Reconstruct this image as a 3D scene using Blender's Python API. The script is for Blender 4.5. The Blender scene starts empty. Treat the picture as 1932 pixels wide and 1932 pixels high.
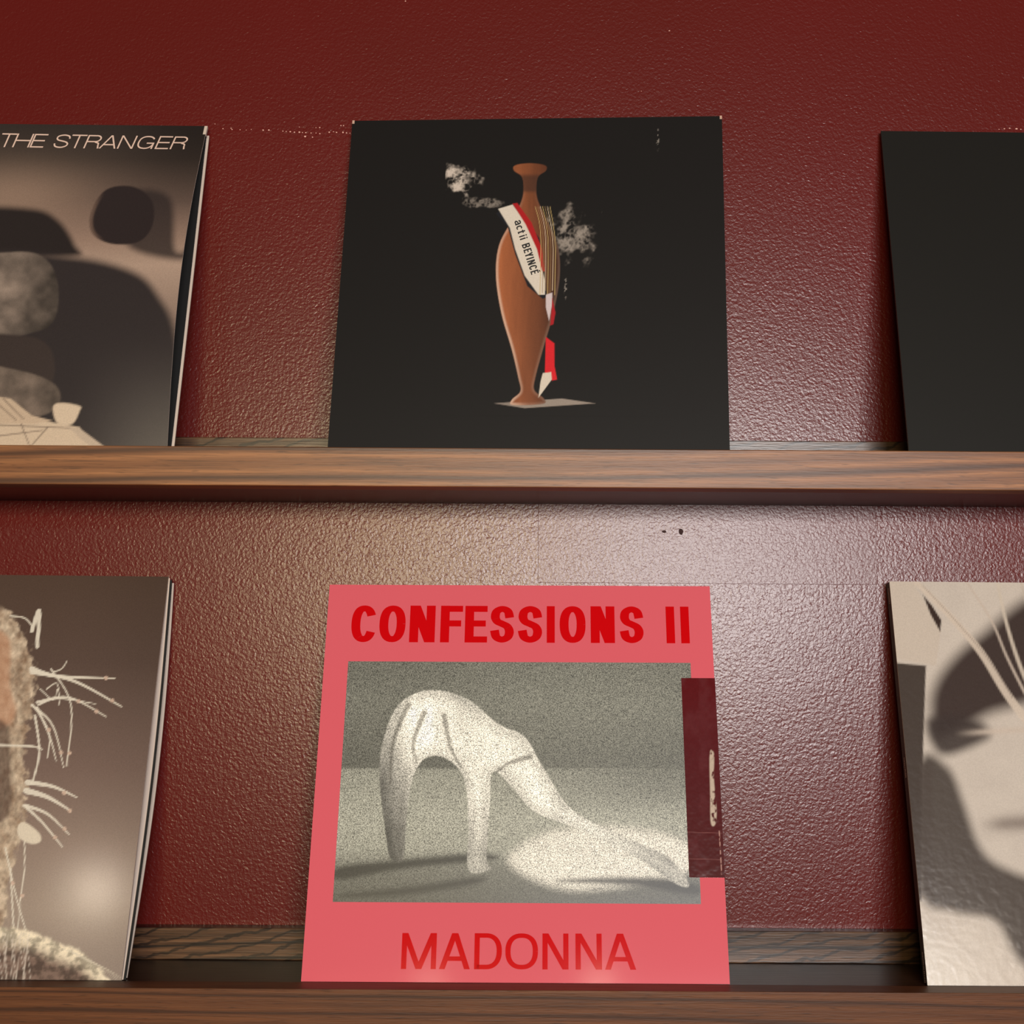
import bpy, bmesh, math, random
import numpy as np
from mathutils import Matrix, Vector

# ------------------------------------------------------------------ camera, world, lights, exposure
sc = bpy.context.scene
COL = sc.collection
F_PX, CAM_D, CAM_Z = 2441.04, 1080.01, -158.75          # millimetres, z = 0 at the top edge of the upper ledge's lip
PITCH, YAW, ROLL = (math.radians(a) for a in (6.46, 0.05, 0.37))
Z0 = 1.70                                               # height of the upper ledge above the floor, metres

cam = bpy.data.objects.new('camera', bpy.data.cameras.new('camera'))
COL.objects.link(cam)
cam.data.sensor_width = 36.0
cam.data.lens = F_PX / 1932.0 * 36.0
cam.data.clip_start = 0.05
cam.matrix_world = (Matrix.Translation((0, -CAM_D / 1000, CAM_Z / 1000 + Z0)) @ Matrix.Rotation(-YAW, 4, 'Z')
                    @ Matrix.Rotation(math.pi / 2 + PITCH, 4, 'X') @ Matrix.Rotation(ROLL, 4, 'Z'))
sc.camera = cam

world = bpy.data.worlds.new('room_ambient'); sc.world = world
world.use_nodes = True
world.node_tree.nodes['Background'].inputs['Color'].default_value = (1.0, 0.90, 0.83, 1)
world.node_tree.nodes['Background'].inputs['Strength'].default_value = 0.07


def area_light(name, loc, size, size_y, energy, color, aim):
    l = bpy.data.lights.new(name, 'AREA'); l.shape = 'RECTANGLE'; l.size = size; l.size_y = size_y
    l.energy = energy; l.color = color
    o = bpy.data.objects.new(name, l); COL.objects.link(o)
    o.location = loc
    o.rotation_euler = (Vector(aim) - Vector(loc)).to_track_quat('-Z', 'Y').to_euler()
    return o


def point_light(name, loc, energy, color, radius):
    l = bpy.data.lights.new(name, 'POINT'); l.energy = energy; l.color = color; l.shadow_soft_size = radius
    o = bpy.data.objects.new(name, l); COL.objects.link(o); o.location = loc
    return o


# shop window across the room behind the photographer, and a warm lit shop front beside it
area_light('window_light', (0.64, -3.3, Z0 + 0.13), 1.04, 0.54, 77, (1.0, 0.965, 0.955), (0.2, 0, Z0 - 0.1))
area_light('warm_shop_light', (-0.30, -3.3, Z0 + 0.13), 0.62, 0.54, 29, (1.0, 0.83, 0.46), (-0.1, 0, Z0 - 0.1))
for lx, lz, le in ((-1.25, 0.566, 4.5), (-0.23, 0.435, 0.9), (0.27, 0.435, 1.3), (1.34, 0.30, 3.5)):      # pendant lamps in a row across the room
    point_light('pendant_lamp_light', (lx, -3.0, Z0 + lz), le, (1.0, 0.84, 0.66), 0.05)

sc.view_settings.view_transform = 'Standard'
sc.view_settings.look = 'None'
sc.view_settings.exposure = 0.0
sc.view_settings.gamma = 1.0
sc.view_settings.use_curve_mapping = False

# ------------------------------------------------------------------ measuring helpers (millimetres)
H_GAP, DEPTH, LIP_T, LIP_H, RAIL_T, RAIL_H, STEP = 397.83, 108.86, 20.96, 29.88, 13.2, 23.4, 1.54
CAMP = np.array([0.0, -CAM_D, CAM_Z])


def project(P):
    P = np.asarray(P, float); v = P - CAMP
    x = v[..., 0] * math.cos(YAW) - v[..., 1] * math.sin(YAW)
    y = v[..., 0] * math.sin(YAW) + v[..., 1] * math.cos(YAW)
    z = v[..., 2]
    Y = y * math.cos(PITCH) + z * math.sin(PITCH); Zz = -y * math.sin(PITCH) + z * math.cos(PITCH)
    u, w = F_PX * x / Y, -F_PX * Zz / Y
    return 966 + u * math.cos(ROLL) - w * math.sin(ROLL), 966 + u * math.sin(ROLL) + w * math.cos(ROLL)


def ray(px):
    u, w = px[0] - 966, px[1] - 966
    c, s = math.cos(ROLL), math.sin(ROLL); u, w = u * c + w * s, -u * s + w * c
    x, zc = u / F_PX, -w / F_PX
    Y = math.cos(PITCH) - zc * math.sin(PITCH); z = math.sin(PITCH) + zc * math.cos(PITCH)
    return np.array([x * math.cos(YAW) + Y * math.sin(YAW), -x * math.sin(YAW) + Y * math.cos(YAW), z])


def at_depth(px, y):
    r = ray(px); return CAMP + r * ((y - CAMP[1]) / r[1])


def edge_pts(top, bot, yt, yb, zf):
    T = at_depth(top, -yt); n = np.cross(ray(top), ray(bot))
    x = -(n[1] * (-yb - CAMP[1]) + n[2] * (zf - CAMP[2])) / n[0] + CAMP[0]
    return T, np.array([x, -yb, zf])


def lin(c):
    c = np.asarray(c, float) / 255.0
    return np.where(c <= 0.04045, c / 12.92, ((c + 0.055) / 1.055) ** 2.4)


# ------------------------------------------------------------------ object helpers
def to_world(P):
    P = np.asarray(P, float) / 1000.0
    P[..., 2] += Z0
    return P


def mesh_obj(name, V, faces, mat, parent=None, smooth=False, loc=None):
    """V in millimetres; the object keeps its vertices relative to its parent's (or its own) location."""
    me = bpy.data.meshes.new(name)
    W = to_world(np.array(V, float))
    base = np.array(parent.location) if parent is not None else (np.zeros(3) if loc is None else to_world(np.array(loc, float)))
    if parent is not None and parent.parent is not None:
        base = base + np.array(parent.parent.location)
    W = W - base
    me.from_pydata(W.tolist(), [], faces)
    me.update()
    if smooth:
        me.polygons.foreach_set('use_smooth', [True] * len(me.polygons))
    o = bpy.data.objects.new(name, me); COL.objects.link(o)
    if mat is not None:
        me.materials.append(mat)
    if parent is not None:
        o.parent = parent
    elif loc is not None:
        o.location = Vector(base)
    return o


def thing(name, label, cat, loc, group=None):
    o = bpy.data.objects.new(name, None); COL.objects.link(o)
    o.empty_display_size = 0.05
    o.location = Vector(to_world(np.array(loc, float)))
    o['label'] = label; o['category'] = cat
    if group:
        o['group'] = group
    return o


def box(name, x0, x1, y0, y1, z0, z1, mat, parent=None, bevel=0.0, loc=None):
    bm = bmesh.new()
    vs = [bm.verts.new((x, y, z)) for x in (x0, x1) for y in (y0, y1) for z in (z0, z1)]
    for f in ((0, 1, 3, 2), (4, 6, 7, 5), (0, 4, 5, 1), (2, 3, 7, 6), (0, 2, 6, 4), (1, 5, 7, 3)):
        bm.faces.new([vs[i] for i in f])
    if bevel:
        bmesh.ops.bevel(bm, geom=bm.edges[:], offset=bevel, segments=2, affect='EDGES', profile=0.5)
    bmesh.ops.recalc_face_normals(bm, faces=bm.faces[:])
    bm.verts.index_update()
    V = [tuple(v.co) for v in bm.verts]; Fc = [[v.index for v in f.verts] for f in bm.faces]
    bm.free()
    return mesh_obj(name, V, Fc, mat, parent, False, loc)


# ------------------------------------------------------------------ materials
class NT:
    def __init__(s, name):
        s.m = bpy.data.materials.new(name); s.m.use_nodes = True
        s.t = s.m.node_tree; s.b = s.t.nodes['Principled BSDF']

    def n(s, kind, **kw):
        nd = s.t.nodes.new(kind)
        for k, v in kw.items():
            if k in nd.inputs:
                nd.inputs[k].default_value = v
            else:
                setattr(nd, k, v)
        return nd

    def l(s, a, b):
        s.t.links.new(a, b)

    def coords(s, scale=(1, 1, 1), rot=(0, 0, 0), loc=(0, 0, 0)):
        tc = s.n('ShaderNodeTexCoord'); mp = s.n('ShaderNodeMapping')
        mp.inputs['Scale'].default_value = scale; mp.inputs['Rotation'].default_value = rot; mp.inputs['Location'].default_value = loc
        s.l(tc.outputs['Object'], mp.inputs['Vector'])
        return mp.outputs['Vector']

    def ramp(s, fac, stops):
        r = s.n('ShaderNodeValToRGB'); e = r.color_ramp.elements
        while len(e) < len(stops):
            e.new(0.5)
        for q, (p, c) in zip(e, stops):
            q.position = p; q.color = (*c, 1) if len(c) == 3 else c
        s.l(fac, r.inputs['Fac'])
        return r.outputs['Color']

    def mix(s, a, b, fac, mode='MIX'):
        m = s.n('ShaderNodeMix', data_type='RGBA', blend_type=mode)
        for sock, v in ((m.inputs[6], a), (m.inputs[7], b), (m.inputs[0], fac)):
            if hasattr(v, 'node'):
                s.l(v, sock)
            else:
                sock.default_value = (*v, 1) if isinstance(v, (tuple, list, np.ndarray)) else v
        return m.outputs[2]

    def bump(s, height, strength, dist):
        b = s.n('ShaderNodeBump', Strength=strength, Distance=dist)
        s.l(height, b.inputs['Height'])
        s.l(b.outputs['Normal'], s.b.inputs['Normal'])
        return b

    def math(s, op, a, b=None):
        m = s.n('ShaderNodeMath', operation=op)
        for i, v in enumerate((a, b)):
            if v is None:
                continue
            if hasattr(v, 'node'):
                s.l(v, m.inputs[i])
            else:
                m.inputs[i].default_value = v
        return m.outputs[0]


def wall_paint(name, cell, strength, dist, rough=0.34):
    m = NT(name)
    v = m.coords((1, 1, 1))
    n0 = m.n('ShaderNodeTexNoise', Scale=3.0, Detail=3.0); m.l(v, n0.inputs['Vector'])
    col = m.ramp(n0.outputs['Fac'], [(0.3, tuple(lin((91, 21, 14)))), (0.7, tuple(lin((97, 20, 17))))])
    m.l(col, m.b.inputs['Base Color'])
    m.b.inputs['Roughness'].default_value = rough
    m.b.inputs['Specular IOR Level'].default_value = 0.44
    n1 = m.n('ShaderNodeTexNoise', Scale=cell, Detail=1.5, Roughness=0.45, Distortion=0.7); m.l(v, n1.inputs['Vector'])
    n2 = m.n('ShaderNodeTexVoronoi', Scale=cell * 0.8, feature='SMOOTH_F1', Smoothness=0.6); m.l(v, n2.inputs['Vector'])
    h = m.math('ADD', n1.outputs['Fac'], m.math('MULTIPLY', n2.outputs['Distance'], -0.45))
    m.bump(h, strength, dist)
    return m.m


def wood(name, dark, mid, light, rot=0.0, wave=14.0, rough=0.42, vein=0.5, off=(0, 0, 0), knots=0.0, spec=0.32):
    m = NT(name)
    v = m.coords((1.3, 9, 16), (0, rot, 0), off)
    nz = m.n('ShaderNodeTexNoise', Scale=1.6, Detail=3.0, Roughness=0.5); m.l(v, nz.inputs['Vector'])
    wv = m.n('ShaderNodeTexWave', bands_direction='Z', Scale=wave / 16, Distortion=7.0, Detail=3.0)
    wv.inputs['Detail Scale'].default_value = 0.8
    m.l(v, wv.inputs['Vector'])
    v2 = m.coords((14, 500, 620), (0, rot, 0), off)
    fine = m.n('ShaderNodeTexNoise', Scale=1.0, Detail=4.0, Roughness=0.6); m.l(v2, fine.inputs['Vector'])
    v3 = m.coords((60, 900, 900), (0, rot, 0), off)
    pore = m.n('ShaderNodeTexNoise', Scale=1.0, Detail=2.0, Roughness=0.5); m.l(v3, pore.inputs['Vector'])
    c = m.ramp(wv.outputs['Fac'], [(0.0, tuple(lin(mid))), (0.55, tuple(lin(light))), (0.9, tuple(lin(mid))), (1.0, tuple(lin(dark)))])
    c = m.mix(c, tuple(lin(dark)), m.math('MULTIPLY', m.ramp(nz.outputs['Fac'], [(0.4, (0, 0, 0)), (0.7, (1, 1, 1))]), vein))
    c = m.mix(c, tuple(lin(dark)), m.math('MULTIPLY', m.ramp(fine.outputs['Fac'], [(0.45, (0, 0, 0)), (0.68, (1, 1, 1))]), 0.65))
    c = m.mix(c, tuple(lin(dark) * 0.5), m.math('MULTIPLY', m.ramp(pore.outputs['Fac'], [(0.60, (0, 0, 0)), (0.72, (1, 1, 1))]), 0.6))
    if knots:                                                  # dark slanting growth rings of rough-sawn oak
        v4 = m.coords((1, 1, 1), (0, knots, 0), off)
        w4 = m.n('ShaderNodeTexWave', bands_direction='Z', Scale=34.0, Distortion=5.0, Detail=3.0)
        w4.inputs['Detail Scale'].default_value = 1.2
        m.l(v4, w4.inputs['Vector'])
        c = m.mix(c, tuple(lin(dark) * 0.6), m.math('MULTIPLY', m.ramp(w4.outputs['Fac'], [(0.78, (0, 0, 0)), (0.95, (1, 1, 1))]), knots * 3.4))
    m.l(c, m.b.inputs['Base Color'])
    m.b.inputs['Roughness'].default_value = rough
    m.b.inputs['Specular IOR Level'].default_value = spec
    m.bump(m.math('ADD', fine.outputs['Fac'], pore.outputs['Fac']), 0.25, 0.0004)
    return m.m


def card(name, srgb, rough=0.45, grain=0.04, gscale=900.0, bumpy=0.0, spec=0.5):
    m = NT(name); v = m.coords()
    n = m.n('ShaderNodeTexNoise', Scale=gscale, Detail=2.0); m.l(v, n.inputs['Vector'])
    c = np.array(lin(srgb))
    m.l(m.mix(tuple(c * (1 - grain)), tuple(np.minimum(c * (1 + grain), 1)), n.outputs['Fac']), m.b.inputs['Base Color'])
    m.b.inputs['Roughness'].default_value = rough
    m.b.inputs['Specular IOR Level'].default_value = spec
    if bumpy:
        n2 = m.n('ShaderNodeTexNoise', Scale=220.0, Detail=1.0); m.l(v, n2.inputs['Vector'])
        m.bump(n2.outputs['Fac'], bumpy, 0.0006)
    return m.m


def print_mat(name, rough=0.4, grain=0.15, gscale=1100.0, bumpy=0.0):
    """printed picture: colours carried by the mesh, grain by a noise texture"""
    m = NT(name); v = m.coords()
    at = m.n('ShaderNodeVertexColor', layer_name='print')
    n = m.n('ShaderNodeTexNoise', Scale=gscale, Detail=1.0); m.l(v, n.inputs['Vector'])
    g = m.ramp(n.outputs['Fac'], [(0.28, (1 - grain,) * 3), (0.72, (1 + grain,) * 3)])
    # ramps clamp above one, so build the grain with a map-range
    mr = m.n('ShaderNodeMapRange'); mr.inputs['From Min'].default_value = 0.3; mr.inputs['From Max'].default_value = 0.7
    mr.inputs['To Min'].default_value = 1 - grain; mr.inputs['To Max'].default_value = 1 + grain
    m.l(n.outputs['Fac'], mr.inputs['Value'])
    vm = m.n('ShaderNodeVectorMath', operation='SCALE')
    m.l(at.outputs['Color'], vm.inputs[0]); m.l(mr.outputs['Result'], vm.inputs['Scale'])
    m.l(vm.outputs['Vector'], m.b.inputs['Base Color'])
    m.b.inputs['Roughness'].default_value = rough
    if bumpy:
        n2 = m.n('ShaderNodeTexNoise', Scale=180.0, Detail=1.0); m.l(v, n2.inputs['Vector'])
        m.bump(n2.outputs['Fac'], bumpy, 0.0005)
    return m.m


# ------------------------------------------------------------------ the setting: wall
M_WALL = wall_paint('red_wall_paint', 440.0, 0.5, 0.00047, 0.27)
M_PATCH = wall_paint('red_wall_paint_fine', 500.0, 0.5, 0.00036, 0.285)
wall = box('wall_back', -2600, 2600, 0, 120, -1700, 1100, M_WALL)
wall['kind'] = 'structure'
wall['label'] = 'glossy dark red painted wall with rolled stipple texture'
pL = at_depth((1015, 1030), 0); pR = at_depth((1655, 1100), 0); pB = at_depth((1300, 1101), 0)
patch = box('wall_patch', pL[0], pR[0], -0.55, 1.0, pB[2], -26, M_PATCH, wall, bevel=0.25)
patch['label'] = 'smoother repainted rectangle of red wall'
# nail holes and pale chips where the paint has come off
M_HOLE = card('bare_hole', (48, 18, 16), 0.8)
M_CHIP = card('pale_plaster', (226, 176, 162), 0.8)
rng = random.Random(4)


def blob(px, r, y, n=9, jag=0.35, asp=1.0):
    c = at_depth(px, y)
    return [(c[0] + r * asp * (1 + jag * (rng.random() - .5)) * math.cos(a), y, c[2] + r * (1 + jag * (rng.random() - .5)) * math.sin(a))
            for a in [2 * math.pi * k / n for k in range(n)]]


def blobs_mesh(name, items, y, h, mat, parent):
    V, Fc = [], []
    for px, r, asp in items:
        top = blob(px, r, y - h, asp=asp); b = len(V); n = len(top)
        V += [(p[0], y - h, p[2]) for p in top] + [(p[0] + (p[0] - top[0][0]) * 0.05, y, p[2]) for p in top]
        Fc.append([b + k for k in range(n)][::-1])
        for k in range(n):
            Fc.append([b + k, b + (k + 1) % n, b + n + (k + 1) % n, b + n + k])
    return mesh_obj(name, V, Fc, mat, parent)


chips = []
for zx, zy, s in ((165, 218, .5), (262, 275, .7), (360, 270, .7), (372, 285, .7), (470, 288, .6), (545, 292, .5), (605, 284, .5), (750, 292, .9),
                  (820, 292, .9), (990, 305, .7), (1030, 310, .6), (1080, 312, .9), (1130, 318, .8), (1190, 317, 1.0), (1228, 322, .6),
                  (1268, 324, .8), (1260, 370, 1.1), (1333, 328, .7), (1350, 378, .7), (1393, 328, .6), (1438, 262, .8), (1438, 336, .8),
                  (1392, 262, .5), (1190, 255, .5), (1553, 318, .9), (1604, 312, .6), (1642, 320, .8), (1720, 320, 1.0), (1762, 326, .7),
                  (1806, 330, .6), (1695, 237, .7), (1727, 239, .7)):
    chips.append(((380 + zx / 6.44, 200 + zy / 6.44), 0.62 * s, 1.2))
for x, y, s in ((1895, 243, .7), (1905, 242, .8), (1918, 243, 1.0), (1926, 244, .6), (1885, 244, .5), (1263, 58, .7), (765, 2, .7), (1210, 172, .4)):
    chips.append(((x, y), 0.62 * s, 1.5))
pc = blobs_mesh('paint_chips', chips, 0.0, 0.12, M_CHIP, wall); pc['kind'] = 'stuff'
pc['label'] = 'row of tiny pale paint chips'
hole = blobs_mesh('nail_hole', [((1285, 1003), 2.6, 0.8)], -0.6, 0.15, M_HOLE, wall)
hole2 = blobs_mesh('nail_hole', [((1253, 1003), 1.2, 1.5)], -0.6, 0.1, M_HOLE, wall)

# ------------------------------------------------------------------ the two picture ledges
W_LIP = wood('stained_pine', (80, 48, 28), (126, 79, 46), (162, 107, 65), 0.32, 15, 0.42, 0.35, (0, 0, 0), 0.0, 0.4)
W_LIP2 = wood('stained_pine_dark', (66, 37, 20), (104, 60, 32), (120, 72, 40), -0.1, 20, 0.45, 0.45, (3, 1, 2))
W_BACK = wood('rough_oak', (34, 22, 15), (88, 60, 40), (112, 78, 52), 0.3, 26, 0.30, 0.45, (1, 2, 5), 0.23, 0.5)
W_BOARD = wood('shelf_plank', (40, 25, 18), (66, 42, 30), (78, 50, 36), 0.01, 12, 0.30, 0.4, (7, 1, 1))


def ledge(zt, lipmat, label):
    t = thing('picture_ledge', label, 'shelf', (0, 0, zt - LIP_H), 'stained wooden picture ledges')
    L = 1350
    box('shelf_board', -L, L, -(DEPTH - LIP_T) + 0.5, -0.2, zt - LIP_H + 0.3, zt - STEP, W_BOARD, t, 0.4)
    box('front_lip', -L - 2, L + 2, -DEPTH, -(DEPTH - LIP_T), zt - LIP_H, zt, lipmat, t, 0.7)
    box('back_rail', -L, L, -RAIL_T, -0.2, zt - STEP, zt + RAIL_H, W_BACK, t, 0.7)
    return t


ledge(0.0, W_LIP, 'upper stained wooden picture ledge carrying the black record sleeve')
ledge(-H_GAP, W_LIP2, 'lower stained wooden picture ledge carrying the pink record sleeve')

# ------------------------------------------------------------------ record sleeves
rs = np.random.RandomState(7)
_lat = rs.rand(256, 256)


def vnoise(x, y):
    xi = np.floor(x).astype(int); yi = np.floor(y).astype(int)
    fx = x - xi; fy = y - yi; fx = fx * fx * (3 - 2 * fx); fy = fy * fy * (3 - 2 * fy)
    g = lambda a, b: _lat[a % 256, b % 256]
    return (g(xi, yi) * (1 - fx) + g(xi + 1, yi) * fx) * (1 - fy) + (g(xi, yi + 1) * (1 - fx) + g(xi + 1, yi + 1) * fx) * fy


def fbm(x, y, o=4):
    s = 0; a = 0.5
    for k in range(o):
        s = s + a * vnoise(x * 2 ** k + 17 * k, y * 2 ** k + 31 * k); a *= 0.5
    return s / (1 - 0.5 ** o)


def sstep(a, b, x):
    t = np.clip((x - a) / (b - a), 0, 1); return t * t * (3 - 2 * t)


def seg_dist(X, Y, pts, closed=False):
    d = np.full(X.shape, 1e9); par = np.zeros(X.shape)
    n = len(pts); m = n if closed else n - 1
    for i in range(m):
        (ax, ay), (bx, by) = pts[i][:2], pts[(i + 1) % n][:2]
        dx, dy = bx - ax, by - ay; L2 = dx * dx + dy * dy + 1e-9
        t = np.clip(((X - ax) * dx + (Y - ay) * dy) / L2, 0, 1)
        q = np.hypot(X - ax - t * dx, Y - ay - t * dy)
        k = q < d; d = np.where(k, q, d); par = np.where(k, i + t, par)
    return d, par


def smooth_pts(pts, closed=True, n=6):
    P = [np.array(p, float) for p in pts]; out = []; N = len(P)
    for i in range(N if closed else N - 1):
        if closed:
            a, b, c, d = P[(i - 1) % N], P[i], P[(i + 1) % N], P[(i + 2) % N]
        else:
            a, b, c, d = P[max(i - 1, 0)], P[i], P[i + 1], P[min(i + 2, N - 1)]
        for k in range(n):
            t = k / n
            out.append(0.5 * ((2 * b) + (-a + c) * t + (2 * a - 5 * b + 4 * c - d) * t * t + (-a + 3 * b - 3 * c + d) * t ** 3))
    if not closed:
        out.append(P[-1])
    return [tuple(o) for o in out]


def poly(X, Y, pts, soft=1.5, sm=False):
    """coverage of a filled outline, `soft` wide at its rim; also the signed distance (inside > 0)"""
    if sm:
        pts = smooth_pts(pts)
    d, _ = seg_dist(X, Y, pts, True)
    inside = np.zeros(X.shape, bool); n = len(pts)
    for i in range(n):
        (ax, ay), (bx, by) = pts[i], pts[(i + 1) % n]
        if ay == by:
            continue
        c = ((ay > Y) != (by > Y)) & (X < (bx - ax) * (Y - ay) / (by - ay) + ax)
        inside ^= c
    sd = np.where(inside, d, -d)
    return sstep(-soft, soft, sd), sd


def stroke(X, Y, pts, r0, r1, soft=0.8, sm=True):
    if sm and len(pts) > 2:
        pts = smooth_pts(pts, False)
    d, par = seg_dist(X, Y, pts)
    r = r0 + (r1 - r0) * par / (len(pts) - 1)
    return sstep(-soft, soft, r - d)


def over(col, a, c):
    c = lin(c) if not (isinstance(c, np.ndarray) and c.ndim == 2) else c
    return col * (1 - a[:, None]) + c * a[:, None]


def grad(Y, stops):
    ys = [s[0] for s in stops]
    return np.stack([np.interp(Y, ys, [lin(s[1])[k] for s in stops]) for k in range(3)], 1)


class Sleeve:
    """a square card sleeve leaning on the wall; P(u, v, off): u left-right, v bottom-top, off towards the room"""

    def __init__(s, TL, TR, BR, BL, bow=0.0, bow_pow=2.0):
        s.c = [np.array(p, float) for p in (TL, TR, BR, BL)]
        n = np.cross(s.c[1] - s.c[3], s.c[0] - s.c[2]); n /= np.linalg.norm(n)
        s.n = n if n[1] < 0 else -n
        s.bow = bow; s.bp = bow_pow
        src = np.array([[0, 1], [1, 1], [1, 0], [0, 0]], float)
        dst = np.array([project(p) for p in s.c])
        s.Hi = s.homog(dst, src)

    @staticmethod
    def homog(a, b):
        A = []
        for (x, y), (u, v) in zip(a, b):
            A.append([x, y, 1, 0, 0, 0, -u * x, -u * y, -u]); A.append([0, 0, 0, x, y, 1, -v * x, -v * y, -v])
        return np.linalg.svd(np.array(A))[2][-1].reshape(3, 3)

    def uv(s, px):
        q = s.Hi @ np.array([px[0], px[1], 1.0]); return q[:2] / q[2]

    def P(s, u, v, off=0.0):
        u = np.asarray(u, float)[..., None]; v = np.asarray(v, float)[..., None]
        TL, TR, BR, BL = s.c
        p = (TL * (1 - u) + TR * u) * v + (BL * (1 - u) + BR * u) * (1 - v) + s.n * off
        if s.bow:
            w = s.bow * np.sin(np.pi * np.clip(v, 0, 1)) * np.clip(u, 0, 1) ** s.bp
            p = p + np.array([0, -1.0, 0]) * w
        return p

    def slab(s, name, mat, parent, u0=0, u1=1, v0=0, v1=1, front=0.0, back=-3.0, nu=24, nv=24):
        us = np.linspace(u0, u1, nu + 1); vs = np.linspace(v0, v1, nv + 1)
        U, Vv = np.meshgrid(us, vs)
        A = s.P(U.ravel(), Vv.ravel(), front); B = s.P(U.ravel(), Vv.ravel(), back)
        V = np.concatenate([A, B]); N = len(A); w = nu + 1; Fc = []
        for j in range(nv):
            for i in range(nu):
                a = j * w + i
                Fc.append([a, a + 1, a + 1 + w, a + w]); Fc.append([N + a, N + a + w, N + a + 1 + w, N + a + 1])
        for i in range(nu):
            Fc.append([i, N + i, N + i + 1, i + 1]); a = nv * w + i; Fc.append([a, a + 1, N + a + 1, N + a])
        for j in range(nv):
            a = j * w; Fc.append([a, a + w, N + a + w, N + a]); a = j * w + nu; Fc.append([a, N + a, N + a + w, a + w])
        return mesh_obj(name, V, Fc, mat, parent)

    def picture(s, name, mat, parent, fn, u0, u1, v0, v1, nu, nv, off=0.12):
        us = np.linspace(u0, u1, nu + 1); vs = np.linspace(v0, v1, nv + 1)
        U, Vv = np.meshgrid(us, vs); u, v = U.ravel(), Vv.ravel()
        P3 = s.P(u, v, off); X, Y = project(P3)
        C = np.clip(fn(X, Y), 0.0005, 1.0)
        w = nu + 1; a = (np.arange(nv)[:, None] * w + np.arange(nu)[None]).ravel()
        Fc = np.stack([a, a + 1, a + 1 + w, a + w], 1)
        o = mesh_obj(name, P3, Fc.tolist(), mat, parent)
        ca = o.data.color_attributes.new('print', 'FLOAT_COLOR', 'POINT')
        ca.data.foreach_set('color', np.concatenate([C, np.ones((len(C), 1))], 1).astype(np.float32).ravel())
        return o

    def lettering(s, name, mat, parent, polys, mapfn, off=0.2, thick=0.1):
        V, Fc = [], []
        for k, pg in enumerate(polys):
            uv = np.array([mapfn(*p) for p in pg]); n = len(pg); b = len(V)
            V += s.P(uv[:, 0], uv[:, 1], off + 0.012 * (k % 14)).tolist()
            Fc.append([b + k for k in range(n)])
        o = mesh_obj(name, V, Fc, mat, parent)
        return o


# ---- a small stroke alphabet: every letter is a list of convex polygons in its own box (0..1 high)
def rect(x0, y0, x1, y1):
    return [(x0, y0), (x1, y0), (x1, y1), (x0, y1)]


def para(xa, ya, xb, yb, w):
    return [(xa - w / 2, ya), (xa + w / 2, ya), (xb + w / 2, yb), (xb - w / 2, yb)]


def strip(pts, sx, sy):
    P = np.array(pts, float); T = np.gradient(P, axis=0); T /= np.linalg.norm(T, axis=1)[:, None] + 1e-9
    L = P + np.stack([-T[:, 1] * sx / 2, T[:, 0] * sy / 2], 1); R = P - np.stack([-T[:, 1] * sx / 2, T[:, 0] * sy / 2], 1)
    return [[tuple(R[i]), tuple(R[i + 1]), tuple(L[i + 1]), tuple(L[i])] for i in range(len(P) - 1)]


def sup(W, H, sx, sy, a0, a1, y0=0.0, n=2.35, k=40):
    out = []
    for i in range(k + 1):
        a = math.radians(a0 + (a1 - a0) * i / k); c, q = math.cos(a), math.sin(a)
        out.append((W / 2 + (W - sx) / 2 * math.copysign(abs(c) ** (2 / n), c), y0 + H / 2 + (H - sy) / 2 * math.copysign(abs(q) ** (2 / n), q)))
    return out


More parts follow.
